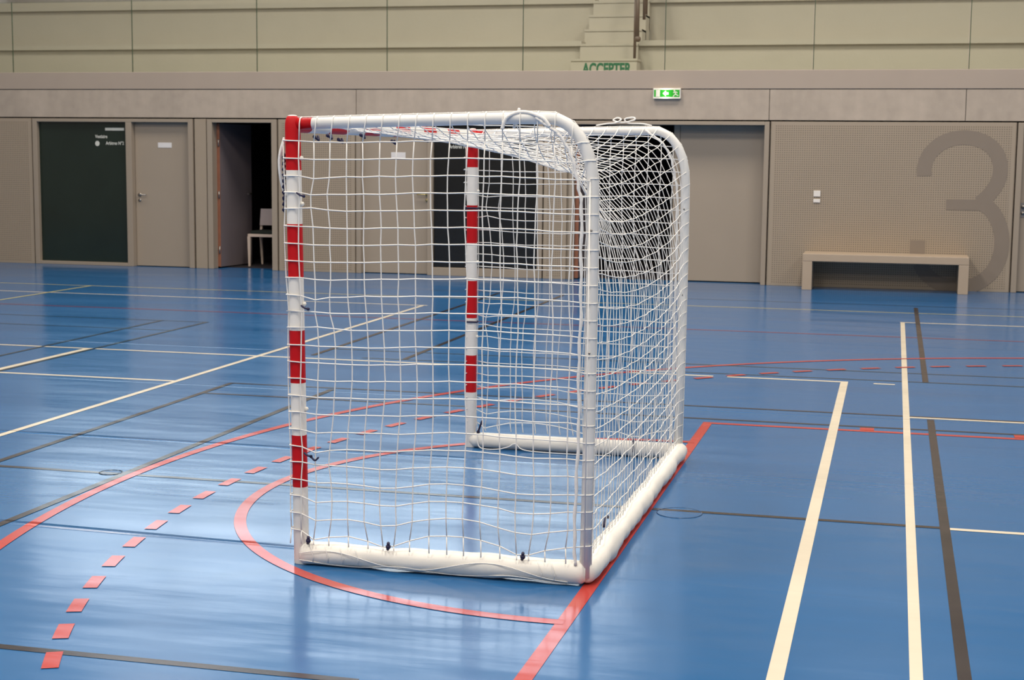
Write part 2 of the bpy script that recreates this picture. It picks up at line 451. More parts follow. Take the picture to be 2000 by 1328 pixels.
hline(4.16, -15.9, -1.5, .04, 'dark', 'dark line in the foreground')
hline(15.18, .097, 11, .05, 'cream', 'white line far right')
vline(-1.026, -2, 8.98, .055, 'redline', 'wide red goal line along the back of the goal')
vline(-.295, -2, 10.95, .052, 'cream', 'wide white line right of the goal')
vline(.120, -2, 15.20, .040, 'cream', 'long white line at the right')
vline(.262, 11.09, 16.75, .042, 'dark', 'far piece of the dark brown line')
vline(.262, -2, 9.47, .042, 'dark', 'near piece of the dark brown line')
vline(-4.745, 5.0, 15.24, .045, 'cream', 'long white line running to the left corner')
vline(-9.115, 10, 16.17, .045, 'yellow', 'pale yellow line at the left')
vline(-6.61, 8, 13.01, .035, 'thindark', 'thin dark line at the left')
vline(-6.155, 8, 13.01, .035, 'thindark', 'thin dark line at the left')
vline(-6.205, 8, 10.93, .06, 'cream', 'white line at the left beside a dark line')
vline(-4.362, 11.10, 16.9, .042, 'dark', 'dark line behind the goal')
vline(-3.61, 11.10, 16.9, .042, 'dark', 'dark line behind the goal')
vline(-4.35, 5.0, 9.57, .040, 'dark', 'dark line at the left')
vline(-3.598, 4.3, 9.50, .042, 'dark', 'dark line at the left crossing the red arc')
for X, Y in ((-.105, 9.02), (.754, 9.03), (1.6, 9.03)): strip([(X-.04, Y), (X+.04, Y)], .09, 'redline', 'small red square mark on the thin red line', name='court_mark')
def arc(c, r, a0, a1, n): return [(c[0]+r*math.cos(a0+(a1-a0)*i/n), c[1]+r*math.sin(a0+(a1-a0)*i/n)) for i in range(n+1)]
a = math.acos((-1.026+1.0956)/1.7087)
strip(arc((-1.0956, 6.602), 1.7087, a, 2*PI-a, 96), .052, 'redline', 'red half circle around the goal')
strip(arc((2.786, 6.621), 6.335, PI*.38, PI*1.20, 160), .052, 'redline', 'large solid red arc')
c = (2.898, 6.604); a0 = math.atan2(4.089-c[1], -2.46-c[0]) % (2*PI); a1 = math.atan2(12.207-c[1], .921-c[0]); pitch = (a0-a1)/34
for k in range(-2, 44):
    ac = a0-pitch*k; h = .5*.155/5.928
    strip(arc(c, 5.928, ac+h, ac-h, 3), .052, 'redline', 'dash of the dashed red arc', name='court_dash')
def ring(cx_, cy_, r, wd, lab, catl):
    b = MB(); n = 40; z0, z1 = .0, .003
    R = [[( cx_+(r+q)*math.cos(2*PI*k/n), cy_+(r+q)*math.sin(2*PI*k/n), z) for k in range(n)] for q, z in ((wd, z0), (wd*.6, z1), (-wd*.6, z1), (-wd, z0))]
    b.loft(R, 0, False)
    t = empty('floor_socket', (cx_, cy_, 0)); ring_m = M['seamdark'] if r < .08 else M['seamblue']; tag(t, lab, 'floor socket')
    b.v = [(x-cx_, y-cy_, z) for x, y, z in b.v]
    b.build('ring', ring_m, t, smooth=True)
    lid = MB(); lid.loft([[( (r-wd)*math.cos(2*PI*k/n), (r-wd)*math.sin(2*PI*k/n), z) for k in range(n)] for z in (0, .0012)]); lid.build('cover', M['blue'], t)
ring(-3.675, 6.66, .055, .004, 'round socket cover in the blue floor beside the dark line at the left', 'socket')
ring(-.87, 6.60, .10, .0014, 'faint round socket cover right of the goal rear bar', 'socket')

# ---------------------------------------------------------------- the wall at the far side
YW = 19.135
wb = MB()
# plain strips that carry the perforated sections (panels are inserts)
panels = [(-16.0, -11.66), (-9.215, -9.03), (-8.00, -6.905), (-4.365, -4.04), (-1.515, 1.375), (3.2, 12.0)]
for x0, x1 in panels: wb.box(x0, x1, YW+.03, YW+.16, 0, 2.018)
wb.box(-16, 12, YW+.05, YW+.25, 2.018, 2.034, 1)          # shadow joint under the beam
wall_back = tag(wb.build('wall_back', [M['wall'], M['gap']]), 'beige panelled wall under the gallery', None, None, 'structure')
for x0, x1, perf in [(-16, -11.665, 1), (-9.205, -9.035, 0), (-7.995, -6.915, 1), (-4.36, -4.06, 1), (-1.505, 1.365, 1), (3.21, 12.0, 1)]:
    # frame strip plus drilled field
    q = MB(); q.box(x0, x1, YW, YW+.029, 0.0, 2.016); p = q.build('wall_panel', M['wall'], wall_back, bevel=.003)
    if perf:
        mgn = .05
        q = MB(); q.box(x0+mgn, x1-mgn, YW-.0015, YW+.002, .03, 1.975)
        tag(q.build('perforated_field', M['perf'], p), 'finely drilled acoustic field')
# concrete beam and parapet
bm_ = MB()
for x0, x1 in ((-16, -6.9), (-6.892, -1.54), (-1.532, .775), (.783, 12)): bm_.box(x0, x1, YW, YW+.3, 2.034, 2.404)
bm_.box(-16, 12, YW+.02, YW+.3, 2.034, 2.41, 1)
tag(bm_.build('trim_1', [M['concrete'], M['gap']]), 'raw concrete beam over the doors', None, None, 'structure')
pp = MB(); pp.box(-16, 12, YW-.005, YW+.22, 2.412, 2.642)
tag(pp.build('trim_2', M['parapet'], bevel=.006), 'smooth parapet on top of the beam', None, None, 'structure')

def frame(mb, x0, x1, z1, w=.065, y0=YW-.012, y1=YW+.14, mull=(), bottom=0.0):
    mb.box(x0, x0+w, y0, y1, 0, z1); mb.box(x1-w, x1, y0, y1, 0, z1); mb.box(x0+w, x1-w, y0, y1, z1-.045, z1)
    for m0, m1 in mull: mb.box(m0, m1, y0, y1, 0, z1-.045)
def lever(parent, x, z, y, side, mat, plate=True):
    b = MB(); b.tube([(x, y, z), (x, y-.05, z), (x+side*.02, y-.055, z), (x+side*.125, y-.055, z)], .009, 8)
    b.tube([(x, y+.002, z), (x, y-.008, z)], .024, 16)
    b.tube([(x, y+.002, z-.075), (x, y-.010, z-.075)], .022, 16)
    return tag(b.build('handle', mat, parent, smooth=True), 'lever handle with round rose and lock')
def door_root(n, x0, lab):
    o = empty('door_%d' % n, (x0, YW, 0)); return tag(o, lab, None, None, 'structure')
def sub(o, parent):                       # keep world placement while parenting to a moved root
    o.parent = parent; o.location = tuple(-c for c in parent.location) if parent.parent is None else (0, 0, 0); return o
def text_mesh(name, body, x, y, z, height, mat, parent=None, width=None, align='LEFT', bold=0.0, ztop=None):
    cu = bpy.data.curves.new(name, 'FONT'); cu.body = body; cu.size = height*1.4; cu.extrude = .0008; cu.offset = bold; cu.align_x = align
    to = bpy.data.objects.new(name, cu); COL.objects.link(to)
    dg = bpy.context.evaluated_depsgraph_get(); me = bpy.data.meshes.new_from_object(to.evaluated_get(dg))
    bpy.data.objects.remove(to)
    o = bpy.data.objects.new(name, me); COL.objects.link(o); me.materials.append(mat)
    xs = [v.co.x for v in me.vertices]; wid = max(xs)-min(xs)
    k = (width/wid) if width else 1.0
    for v in me.vertices: v.co = Vector((v.co.x*k + x, y - v.co.z, v.co.y + z))
    me.flip_normals()
    if parent: sub(o, parent)
    return o

# unit 1: dark glass with door label, closed door
u1 = door_root(1, -10.2, 'grey framed unit with dark glass and a closed door')
f = MB(); frame(f, -11.645, -9.228, 2.015, .07, mull=((-10.225, -10.137),)); f.box(-11.575, -10.225, YW-.012, YW+.14, 0, .045)
fr1 = sub(f.build('door_frame', M['frame'], bevel=.004), u1)
g = MB(); g.box(-11.574, -10.226, YW+.05, YW+.062, .046, 1.969); gl1 = sub(g.build('glass_pane', M['darkglass']), u1); tag(gl1, 'dark green glass pane')
g = MB(); g.box(-10.56, -10.275, YW+.046, YW+.049, 1.855, 1.892); tag(sub(g.build('sign_strip', M['glassw']), u1), 'white strip sticker')
text_mesh('door_lettering', 'Vestiaire', -10.715, YW+.049, 1.752, .045, M['glassw'], u1, width=.185, bold=.0012)
text_mesh('door_lettering', 'Arbitres N°2', -10.555, YW+.049, 1.662, .045, M['glassw'], u1, width=.275, bold=.0012)
g = MB(); g.loft([[(-10.683+.033*math.cos(2*PI*k/28), yy, 1.677+.036*math.sin(2*PI*k/28)) for k in range(28)] for yy in (YW+.049, YW+.046)]); tag(sub(g.build('round_sticker', M['glassw']), u1), 'white round sticker')
g = MB(); g.box(-10.134, -9.300, YW+.085, YW+.125, .008, 1.968); lf = sub(g.build('door_leaf', M['door'], bevel=.003), u1)

h = lever(None, -10.075, .985, YW+.085, 1, M['metal']); h.parent = lf
g = MB(); g.box(-9.788, -9.584, YW+.081, YW+.084, 1.628, 1.697); o = g.build('paper_notice', M['paper'], lf); tag(o, 'small white notice on the door')

# unit 2: doorway with the leaf swung inwards
u2 = door_root(2, -8.5, 'doorway with its leaf standing open')
f = MB(); frame(f, -9.02, -8.015, 2.015, .075, mull=()); sub(f.build('door_frame', M['frame'], bevel=.004), u2)
g = MB(); L2 = .83; ang = math.atan2(.82, .10); hx, hy = -8.905, YW+.14
du = Vector((math.cos(ang), math.sin(ang), 0)); dn = Vector((-du.y, du.x, 0))
def slab(b, p, du, dn, l0, l1, t0, t1, z0, z1, mi=0):
    c = [Vector(p)+du*l+dn*t for l, t in ((l0,t0),(l1,t0),(l1,t1),(l0,t1))]
    b.add([(q.x,q.y,z0) for q in c]+[(q.x,q.y,z1) for q in c], [(0,3,2,1),(4,5,6,7),(0,1,5,4),(1,2,6,5),(2,3,7,6),(3,0,4,7)], mi)
slab(g, (hx, hy, 0), du, dn, 0.0, L2, 0, .04, .02, 1.96)
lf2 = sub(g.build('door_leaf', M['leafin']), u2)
g = MB(); slab(g, (hx, hy, 0), du, dn, -.008, -.001, -.003, .043, .02, 1.96); tag(g.build('edge_strip', M['wood'], lf2), 'reddish wood edge')
g = MB()
for z in (.25, 1.0, 1.7): g.tube([(hx-.012, hy-.012, z-.05), (hx-.012, hy-.012, z+.05)], .010, 10)
tag(g.build('hinge', M['metal'], lf2, smooth=True), 'metal hinge')
p = Vector((hx, hy, 0))+du*(L2-.07)
g = MB(); g.tube([(p.x, p.y, 1.0), (p.x-dn.x*.05, p.y-dn.y*.05, 1.0), (p.x-dn.x*.05-du.x*.12, p.y-dn.y*.05-du.y*.12, 1.0)], .009, 8); g.build('handle', M['metal'], lf2, smooth=True)

# unit 3: closed door and wide dark glass, seen through the goal net
u3 = door_root(3, -5.8, 'grey framed unit with a closed door and wide dark glass')
f = MB(); frame(f, -6.895, -4.375, 2.015, .065, mull=((-5.914, -5.844),)); f.box(-5.844, -4.44, YW-.012, YW+.14, 0, .105)
sub(f.build('door_frame', M['frame'], bevel=.004), u3)
g = MB(); g.box(-5.843, -4.441, YW+.05, YW+.062, .106, 1.969); tag(sub(g.build('glass_pane', M['blackglass']), u3), 'wide dark glass pane')
text_mesh('door_lettering', 'Vestiaire', -5.64, YW+.049, 1.735, .05, M['glassw'], u3, width=.22, bold=.0015)
text_mesh('door_lettering', 'Arbitres N°1', -5.64, YW+.049, 1.655, .045, M['glassw'], u3, width=.27, bold=.0012)
g = MB(); g.box(-6.829, -5.915, YW+.085, YW+.125, .008, 1.968); lf = sub(g.build('door_leaf', M['door'], bevel=.003), u3)
h = lever(None, -5.945, 1.052, YW+.085, -1, M['brass']); h.parent = lf
g = MB(); g.box(-6.44, -6.243, YW+.081, YW+.084, 1.515, 1.597); tag(g.build('paper_notice', M['paper'], lf), 'small white notice on the door')

# unit 4: double doorway, left leaf open into the dark, right leaf closed
u4 = door_root(4, -2.8, 'tall double doorway with one leaf open and one closed')
f = MB(); frame(f, -4.03, -1.525, 2.015, .06, y1=YW+.30, mull=()); f.box(-2.735, -2.66, YW+.24, YW+.30, 0, 1.97)
sub(f.build('door_frame', M['frame'], bevel=.004), u4)
g = MB(); g.box(-2.658, -1.588, YW+.25, YW+.30, .012, 1.968); sub(g.build('door_leaf', M['door'], bevel=.003), u4)
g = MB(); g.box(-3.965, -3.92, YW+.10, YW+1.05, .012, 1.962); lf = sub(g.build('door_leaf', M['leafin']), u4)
g = MB(); g.box(-3.967, -3.918, YW+.094, YW+.099, .012, 1.962); tag(g.build('edge_strip', M['wood'], lf), 'reddish wood edge')

# unit 5: door at the right edge of the wall
u5 = door_root(5, 1.8, 'closed door at the right end of the wall')
f = MB(); frame(f, 1.385, 2.45, 2.015, .065); sub(f.build('door_frame', M['frame'], bevel=.004), u5)
g = MB(); g.box(1.452, 2.384, YW+.085, YW+.125, .008, 1.968); lf = sub(g.build('door_leaf', M['door'], bevel=.003), u5)
g = MB(); g.box(1.462, 1.515, YW+.079, YW+.084, .90, 1.07); hp = g.build('lock_plate', M['metal'], lf)
h = lever(None, 1.49, 1.02, YW+.08, 1, M['metal']); h.parent = hp
wq = MB(); wq.box(2.46, 3.2, YW, YW+.1, 0, 2.018); wq.build('wall_panel', M['wall'], wall_back)

# dark rooms behind the openings
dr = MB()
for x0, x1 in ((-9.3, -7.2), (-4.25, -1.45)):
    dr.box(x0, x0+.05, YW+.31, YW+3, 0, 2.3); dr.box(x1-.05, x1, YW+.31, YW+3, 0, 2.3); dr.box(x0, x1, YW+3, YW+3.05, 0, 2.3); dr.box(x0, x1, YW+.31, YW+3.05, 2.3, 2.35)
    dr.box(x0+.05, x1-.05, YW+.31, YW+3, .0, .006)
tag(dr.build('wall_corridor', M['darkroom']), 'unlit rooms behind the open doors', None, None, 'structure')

# chair in the open doorway
ch = empty('side_chair', (-8.43, 19.66, 0)); tag(ch, 'pale wooden chair with black seat cushion just inside the open doorway', 'chair')
def cpart(nm, mat, boxes, **k):
    b = MB()
    for q in boxes: b.box(*q)
    return b.build(nm, M[mat], ch, **k)
cpart('seat_frame', 'chairw', [(-.25, .25, 0, .03, .415, .455), (-.25, .25, .42, .45, .415, .455), (-.25, -.22, .03, .42, .415, .455), (.22, .25, .03, .42, .415, .455)], bevel=.004)
for sx in (-1, 1):
    b = MB(); b.loft([[(sx*.232+dx*w_, .02+dy*w_, z) for dx, dy in ((-1,-1),(1,-1),(1,1),(-1,1))] for z, w_ in ((.0, .013), (.42, .022))]); b.build('leg', M['chairw'], ch)
    b = MB(); b.loft([[(sx*.232+dx*w_, yq+dy*w_, z) for dx, dy in ((-1,-1),(1,-1),(1,1),(-1,1))] for z, yq, w_ in ((.0, .47, .013), (.42, .43, .02), (.60, .45, .014))]); b.build('leg', M['chairw'], ch)
cpart('seat', 'cushion', [(-.215, .215, .02, .41, .452, .50)], bevel=.012)
b = MB(); rr = []
for i in range(9):
    t = i/8; x = -.24+.48*t; bow = .03*(1-(2*t-1)**2); rr.append([(x, .40+bow, .56), (x, .42+bow, .56), (x, .46+bow, .79), (x, .44+bow, .79)])
b.loft(rr); b.build('backrest', M['chairback'], ch)

# bench under the number
bn = empty('bench', (-.085, 18.62, 0)); tag(bn, 'low beige wall bench with open dark underside below the large number 3', 'bench')
b = MB(); b.box(-.96, .96, 0, .505, .345, .437); b.build('seat', M['bench'], bn, bevel=.006)
for sx in (-1, 1): b = MB(); b.box(min(sx*.96, sx*.845), max(sx*.96, sx*.845), 0, .505, 0, .344); b.build('leg', M['bench'], bn, bevel=.004)

# the painted number 3
def glyph(pts, wd, y):
    b = MB(); P = [Vector((p[0], 0, p[1])) for p in pts]; A, B = [], []
    for i, p in enumerate(P):
        t = (P[min(i+1, len(P)-1)]-P[max(i-1, 0)]).normalized(); n = Vector((-t.z, 0, t.x))
        A.append(p+n*wd/2); B.append(p-n*wd/2)
    k = len(P)
    b.add([(p.x, y, p.z) for p in A+B], [(i, i+1, k+i+1, k+i) for i in range(k-1)])
    return b
def spline(pts, n=10):
    out = []
    for i in range(len(pts)-1):
        p0 = Vector(pts[max(i-1, 0)]); p1 = Vector(pts[i]); p2 = Vector(pts[i+1]); p3 = Vector(pts[min(i+2, len(pts)-1)])
        for k in range(n):
            t = k/n; out.append(tuple(.5*((2*p1)+(p2-p0)*t+(2*p0-5*p1+4*p2-p3)*t*t+(3*p1-p0-3*p2+p3)*t**3)))
    out.append(tuple(pts[-1])); return out
three = MB()
up_ = [(0.333, 1.374), (.333, 1.50), (.40, 1.66), (.56, 1.79), (.777, 1.838), (1.0, 1.79), (1.15, 1.66), (1.205, 1.48), (1.175, 1.30), (1.07, 1.14), (.98, 1.06)]
lo_ = [(.99, 1.07), (1.13, .97), (1.225, .80), (1.262, .58), (1.225, .36), (1.12, .19), (.95, .075), (.76, .06), (.55, .09), (.40, .20), (.32, .33)]
sq_ = [(.2885, .33), (.2885, .60)]; mid_ = [(.60, 1.037), (1.0, 1.037)]
for k_, (pp_, ww) in enumerate(((spline(up_, 8), .172), (spline(lo_, 8), .172), (sq_, .18), (mid_, .125))):
    g = glyph(pp_, ww, YW-.0035-.0004*k_); three.add(g.v, g.f)
n3 = three.build('wall_number', M['mark'], wall_back); tag(n3, 'large brown-grey painted number 3')

# switches
for (z0, z1, lb) in ((1.108, 1.180, 'white square light switch above the small one, left of the big number 3'), (1.035, 1.078, 'white small socket plate under the square switch')):
    b = MB(); b.box(-.967, -.885, YW-.014, YW-.002, z0, z1); o = b.build('light_switch', M['white'], bevel=.003); tag(o, lb, 'switch')

# exit sign
es = empty('exit_sign', (-2.797, YW-.03, 2.354)); tag(es, 'lit green emergency exit sign on the concrete beam', 'exit sign')
b = MB(); b.box(-.172, .172, -.02, .03, -.064, .066); b.build('housing', M['white'], es, bevel=.005)
b = MB(); b.box(-.168, .168, -.024, -.0205, -.062, -.044, 0); b.box(-.168, .168, -.024, -.0205, .046, .062, 0); b.build('light_strip', M['exitwhite'], es)
b = MB(); b.box(-.158, .158, -.026, -.0205, -.043, .045); b.build('face', M['exitgreen'], es)
b = MB(); b.box(-.135, -.085, -.0275, -.0265, -.040, .043); b.build('door_pictogram', M['exitwhite'], es)
b = MB(); b.add([(-.052,-.0275,0),(-.01,-.0275,.036),(-.01,-.0275,-.036)], [(0,1,2)]); b.box(-.012, .022, -.0275, -.0268, -.015, .015); b.build('arrow_pictogram', M['exitwhite'], es)
b = MB(); b.loft([[(.095+.010*math.cos(2*PI*k/12), yy, .034+.010*math.sin(2*PI*k/12)) for k in range(12)] for yy in (-.0268,-.0276)])
def limb(b, p, q, w_):
    p = Vector((p[0],0,p[1])); q = Vector((q[0],0,q[1])); t = (q-p).normalized(); n = Vector((-t.z,0,t.x))*w_/2
    b.add([(v.x, -.0276, v.z) for v in (p+n, q+n, q-n, p-n)], [(0,1,2,3)])
for p_, q_ in (((.10,.022),(.112,-.008)), ((.112,-.008),(.090,-.022)), ((.090,-.022),(.080,-.040)), ((.112,-.008),(.130,-.022)), ((.130,-.022),(.146,-.024)), ((.10,.018),(.080,.008)), ((.102,.018),(.122,.018)), ((.122,.018),(.132,.004))): limb(b, p_, q_, .010)
b.build('running_figure', M['exitwhite'], es)

# ---------------------------------------------------------------- gallery: glass guard, tiers, stair
spans = [(-13.77, 'glass guard panel above the far left perforated wall'), (-11.95, 'glass guard panel above the left dark glass window'), (-10.13, 'glass guard panel above the closed door beside the left dark window'),
         (-8.31, 'glass guard panel above the narrow wall right of the open doorway'), (-6.49, 'glass guard panel above the closed door and dark glass behind the goal'), (-4.67, 'glass guard panel in front of the stair with the handrail'),
         (-2.85, 'glass guard panel right of the stair above the exit sign'), (-1.03, 'glass guard panel above the low bench'), (.79, 'glass guard panel above the right end of the number 3')]
for x0, lb in spans:
    t = empty('glass_guard_panel', (x0, YW+.04, 2.642)); tag(t, lb, 'glass panel', 'glass guard panels along the gallery')
    b = MB(); b.box(.011, 1.809, 0, .012, 0, .962); b.build('glass_pane', M['glass'], t)
    b = MB(); b.box(.0, .010, -.001, .013, 0, .962); b.build('edge_seal', M['glassedge'], t)
gs = empty('grandstand', (-3.8, 20.3, 2.3)); tag(gs, 'pale concrete seating tiers with a central stair behind the glass guard', 'grandstand')
slab_ = MB(); slab_.box(-15.98, 11.98, YW+.31, 20.62, 2.42, 2.56); sub(slab_.build('walkway', M['tier']), gs)
for k in range(3):
    y0 = 20.62+.90*k; zb = (3.052, 3.707, 3.86)[k]; z0 = 2.42+.655*k
    for x0, x1 in ((-15.98, -4.20), (-3.42, 11.98)):
        b = MB(); b.box(x0, x1, y0+.06, y0+1.02 if k < 2 else 25.78, z0 if k < 2 else 3.60, zb+.07)
        b.box(x0, x1, y0, y0+.061, zb, zb+.07)
        sub(b.build('tier', M['tier']), gs)
for k in range(6):
    y0 = 20.30+.30*k; zt = 2.862+.2185*k
    xl = [-4.275, -4.225, -4.20, -4.20][min(k, 3)]
    b = MB(); b.box(-4.275 if k == 0 else -4.215, -3.385 if k == 0 else -3.42, y0, y0+.34, zt-.40, zt-.006); b.box(-4.28 if k == 0 else -4.218, -3.375 if k == 0 else -3.42, y0-.012, y0+.34, zt-.03, zt)
    sub(b.build('stair_step', M['tier']), gs)
text_mesh('riser_lettering', 'ACCEPTER', -4.115, 20.2985, 2.66, .145, M['green'], gs, width=.67, bold=.008)
hr = empty('stair_handrail', (-3.44, 20.45, 2.86)); tag(hr, 'brown steel handrail climbing beside the gallery stair', 'handrail')
b = MB(); b.tube([(0, 0, .002), (0, 0, .92)], .019, 10); b.build('post', M['brown'], hr, smooth=True)
b = MB(); b.tube([(.0, .9, .655), (.0, .9, 1.55)], .019, 10); b.build('post', M['brown'], hr, smooth=True)
b = MB(); b.tube([(.050, -.10, .27), (.048, -.10, .86), (.048, 1.45, 1.98)], .024, 10); b.ball((.055, -.10, .26), .042); b.build('rail', M['brown'], hr, smooth=True)
b = MB(); b.tube([(.0, .0, .92), (.0, 1.45, 1.98)], .024, 10); b.build('rail', M['brown'], hr, smooth=True)
b = MB(); b.tube([(.118, .0, .52), (.116, .0, 1.02), (.116, 1.45, 2.08)], .02, 10); b.build('rail', M['brown'], hr, smooth=True)

# upper hall shell
rb = MB()
rb.box(-16.2, -15.9, 25.8, 26.0, 0, 9); rb.box(-4.0, 12.2, 25.8, 26.0, 0, 9); rb.box(-15.9, -4.0, 25.8, 26.0, 0, 4.9); rb.box(-15.9, -4.0, 25.8, 26.0, 7.0, 9)
tag(rb.build('wall_upper', M['sidewall']), 'upper rear wall behind the tiers', None, None, 'structure')
wn = MB(); wn.box(-15.9, -4.0, 25.86, 25.88, 4.9, 7.0); wo = wn.build('window_1', M['sky']); tag(wo, 'clerestory window band', None, None, 'structure')
wf = MB()
for i in range(6): wf.box(-15.2+2.2*i-.04, -15.2+2.2*i+.04, 25.80, 25.855, 4.9, 7.0)
wf.box(-15.9, -4.0, 25.80, 25.855, 5.92, 5.98); wf.build('window_frame', M['frame'], wo)
for nm, bx in (('wall_left', (-16.2, -16.0, -10, 25.8, 0, 9)), ('wall_right', (12.0, 12.2, -10, 25.8, 0, 9)), ('wall_front', (-16.2, 12.2, -10.2, -10, 0, 9))):
    b = MB(); b.box(*bx); tag(b.build(nm, M['sidewall']), nm.replace('_', ' ')+' of the hall', None, None, 'structure')
b = MB(); b.box(-16.2, 12.2, -10.2, 26.0, 9.0, 9.2); tag(b.build('ceiling', M['ceiling']), 'hall ceiling', None, None, 'structure')
for i, (lx, ly) in enumerate(LAMPS):
    b = MB(); b.box(lx-.65, lx+.65, ly-1.25, ly+1.25, 8.56, 8.62); b.tube([(lx, ly-.9, 8.62), (lx, ly-.9, 9.0)], .01, 6); b.tube([(lx, ly+.9, 8.62), (lx, ly+.9, 9.0)], .01, 6)
    tag(b.build('ceiling_lamp', M['lampbody']), 'long white ceiling lamp, %s row from the gallery, %s column from the left wall' % (('fourth', 'third', 'second', 'first')[i % 4], ('first', 'second', 'third', 'fourth')[i//4]), 'ceiling lamp', 'ceiling lamps of the hall')

# ---------------------------------------------------------------- the goal
GX, GY = -2.1707, 5.3625
G = empty('handball_goal', (GX+D/2, GY+W/2, 0)); tag(G, 'small white handball goal with red and white striped posts and a white net', 'goal')
OFF = (-D/2, -W/2, 0)
def gp(mb, name, mat, label=None, smooth=True, parent=None, **k):
    o = mb.build(name, mat, parent or G, OFF if parent is None else (0, 0, 0), smooth, **k)
    if label: o['label'] = label
    return o
def rsq(c, ax1, ax2, h, r, n=5):
    """ring of a rounded square"""
    pts = []
    for qx, qy, a0 in ((1,1,0),(-1,1,PI/2),(-1,-1,PI),(1,-1,1.5*PI)):
        for i in range(n):
            a = a0+PI/2*i/(n-1); u = qx*(h-r)+r*math.cos(a); v = qy*(h-r)+r*math.sin(a)
            pts.append(tuple(Vector(c)+ax1*u+ax2*v))
    return pts
X_, Y_, Z_ = Vector((1,0,0)), Vector((0,1,0)), Vector((0,0,1))
post_m = stripe_mat('striped_post_tape', 'Z', .30, .299); bar_m = stripe_mat('striped_bar_tape', 'Y', 1.132)
lean = lambda z: .014-.026*z/1.7
H2 = .0275
for a_ in (0, W):
    b = MB(); rings = []
    for z, s_ in [(0.0, .96), (.004, 1), (.4, 1), (.8, 1), (1.2, 1), (1.6, 1), (1.655, 1), (1.672, .97), (1.684, .90), (1.693, .80), (1.699, .66), (1.703, .46), (1.704, .2)]:
        ln = lean(z) if a_ == 0 else 0.0
        rings.append(rsq((ln, a_, z), X_, Y_, H2*s_, .0225*s_))
    b.loft(rings); gp(b, 'post', post_m, 'red and white striped post')
b = MB(); b.loft([rsq((lean(1.67)*(1-q/W) if q < W else 0, q, 1.667), X_, Z_, H2, .0225) for q in (.005, .02, W/2, W-.02, W-.005)]); gp(b, 'crossbar', bar_m, 'red and white striped crossbar')
TUBE = .0215
tip = tipped_mat('white_tube_red_tip', .068)
for a_ in (0, W):
    b = MB(); P = [(d, a_, z-.001) for d, z in FP]; P[0] = (-.005, a_, P[0][2]); P[-1] = (P[-1][0], a_, .03)
    gp_o = gp((b.tube(P, TUBE, 16), b)[1], 'side_frame', tip, 'white bent side tube')
    for z in (.86, 1.30):
        q = MB(); q.tube([(fd_at(z)+.0, a_-.018, z), (fd_at(z), a_-.0235, z)], .0045, 8)
        gp(q, 'bolt', M['metal'], parent=gp_o)
def lumpy(p0, p1, r, amp, seed, n=60, k=20):
    rnd = random.Random(seed); p0, p1 = Vector(p0), Vector(p1); t = (p1-p0).normalized(); s1 = t.cross(Z_).normalized(); rings = []
    ph = [rnd.uniform(0, 6.28) for _ in range(8)]
    for i in range(n+1):
        u = i/n; c = p0.lerp(p1, u); x = u*(p1-p0).length
        rr_ = r + amp*(.5*math.sin(x*9+ph[0])+.3*math.sin(x*23+ph[1])+.3*math.sin(x*41+ph[2]))
        if i in (0, n): rr_ *= .75
        ring_ = []
        for j in range(k):
            a = 2*PI*j/k; q = rr_ + amp*.5*(math.sin(2*a+x*11+ph[3])+.6*math.sin(3*a-x*17+ph[4]))*(.4+.6*max(0, -math.sin(a)))
            pz = c.z + q*math.sin(a)
            v = c + s1*q*math.cos(a); ring_.append((v.x, v.y, max(.0012, pz)))
        rings.append(ring_)
    return MB().loft(rings)
gp(lumpy((.015, 0, .043), (D+.0, 0, .047), .0435, .004, 3, 70), 'base_tube', M['base'], 'white sleeved ground tube')
gp(lumpy((0, W, .041), (D, W, .041), .040, .001, 4, 40), 'base_tube', M['base'], 'white sleeved ground tube')
gp(lumpy((D, -.01, .046), (D, W+.01, .043), .0455, .0065, 5, 150), 'base_tube', M['base'], 'white wrapped rear ground tube')

CR = .0025
def knit(mb, grid, r=CR, knot=.0043, bent=False):
    """cords along both directions of a node grid (None = no node) with knots"""
    rows = [row[1:] for row in grid] if bent else grid; cols = list(zip(*grid))
    for line in list(rows)+list(cols):
        run = []
        for p in list(line)+[None]:
            if p is None:
                if len(run) > 1: mb.tube(run, r, 5, caps=True)
                run = []
            else: run.append(p)
    for row in grid:
        for p in row:
            if p is not None: mb.octa(p, knot)
net = empty('net', (0, 0, 0)); net.parent = G; net.location = OFF
# side panels
for side, a_ in ((-1, 0.0), (1, W)):
    grid, ends = side_grid(side)
    mb = MB(); knit(mb, grid, bent=True)
    for e in ends: mb.tube(e, CR, 5)
    gp(mb, 'side_net', M['cord'], 'white square mesh side net', parent=net)
# roof and back sheet
mb = MB(); knit(mb, sheet_grid(), .0020, .0036); gp(mb, 'roof_and_back_net', M['cord'], 'white mesh sheet hanging between the side frames', parent=net)
# seam ropes
for k_, a_ in enumerate((-.028, W-.03)):
    mb = MB()
    rp = [(.915, a_+.01, 1.705), (.94, a_, 1.685), (.975, a_, 1.662), (1.005, a_, 1.640), (1.035, a_, 1.60), (1.062, a_, 1.54), (1.08, a_, 1.46), (1.093, a_, 1.38), (1.094, a_, 1.2), (1.097, a_, 1.0), (1.092, a_, .8), (1.096, a_, .6), (1.090, a_, .4), (1.086, a_, .2), (1.09, a_, .08)]
    rr_ = spline(rp, 6); mb.tube([(p[0]+.002*math.sin(i*1.3+k_), p[1], p[2]) for i, p in enumerate(rr_)], [.0062+.0012*math.sin(i*2.1) for i in range(len(rr_))], 7)
    gp(mb, 'seam_rope', M['rope'], 'thicker white seam rope', parent=net)
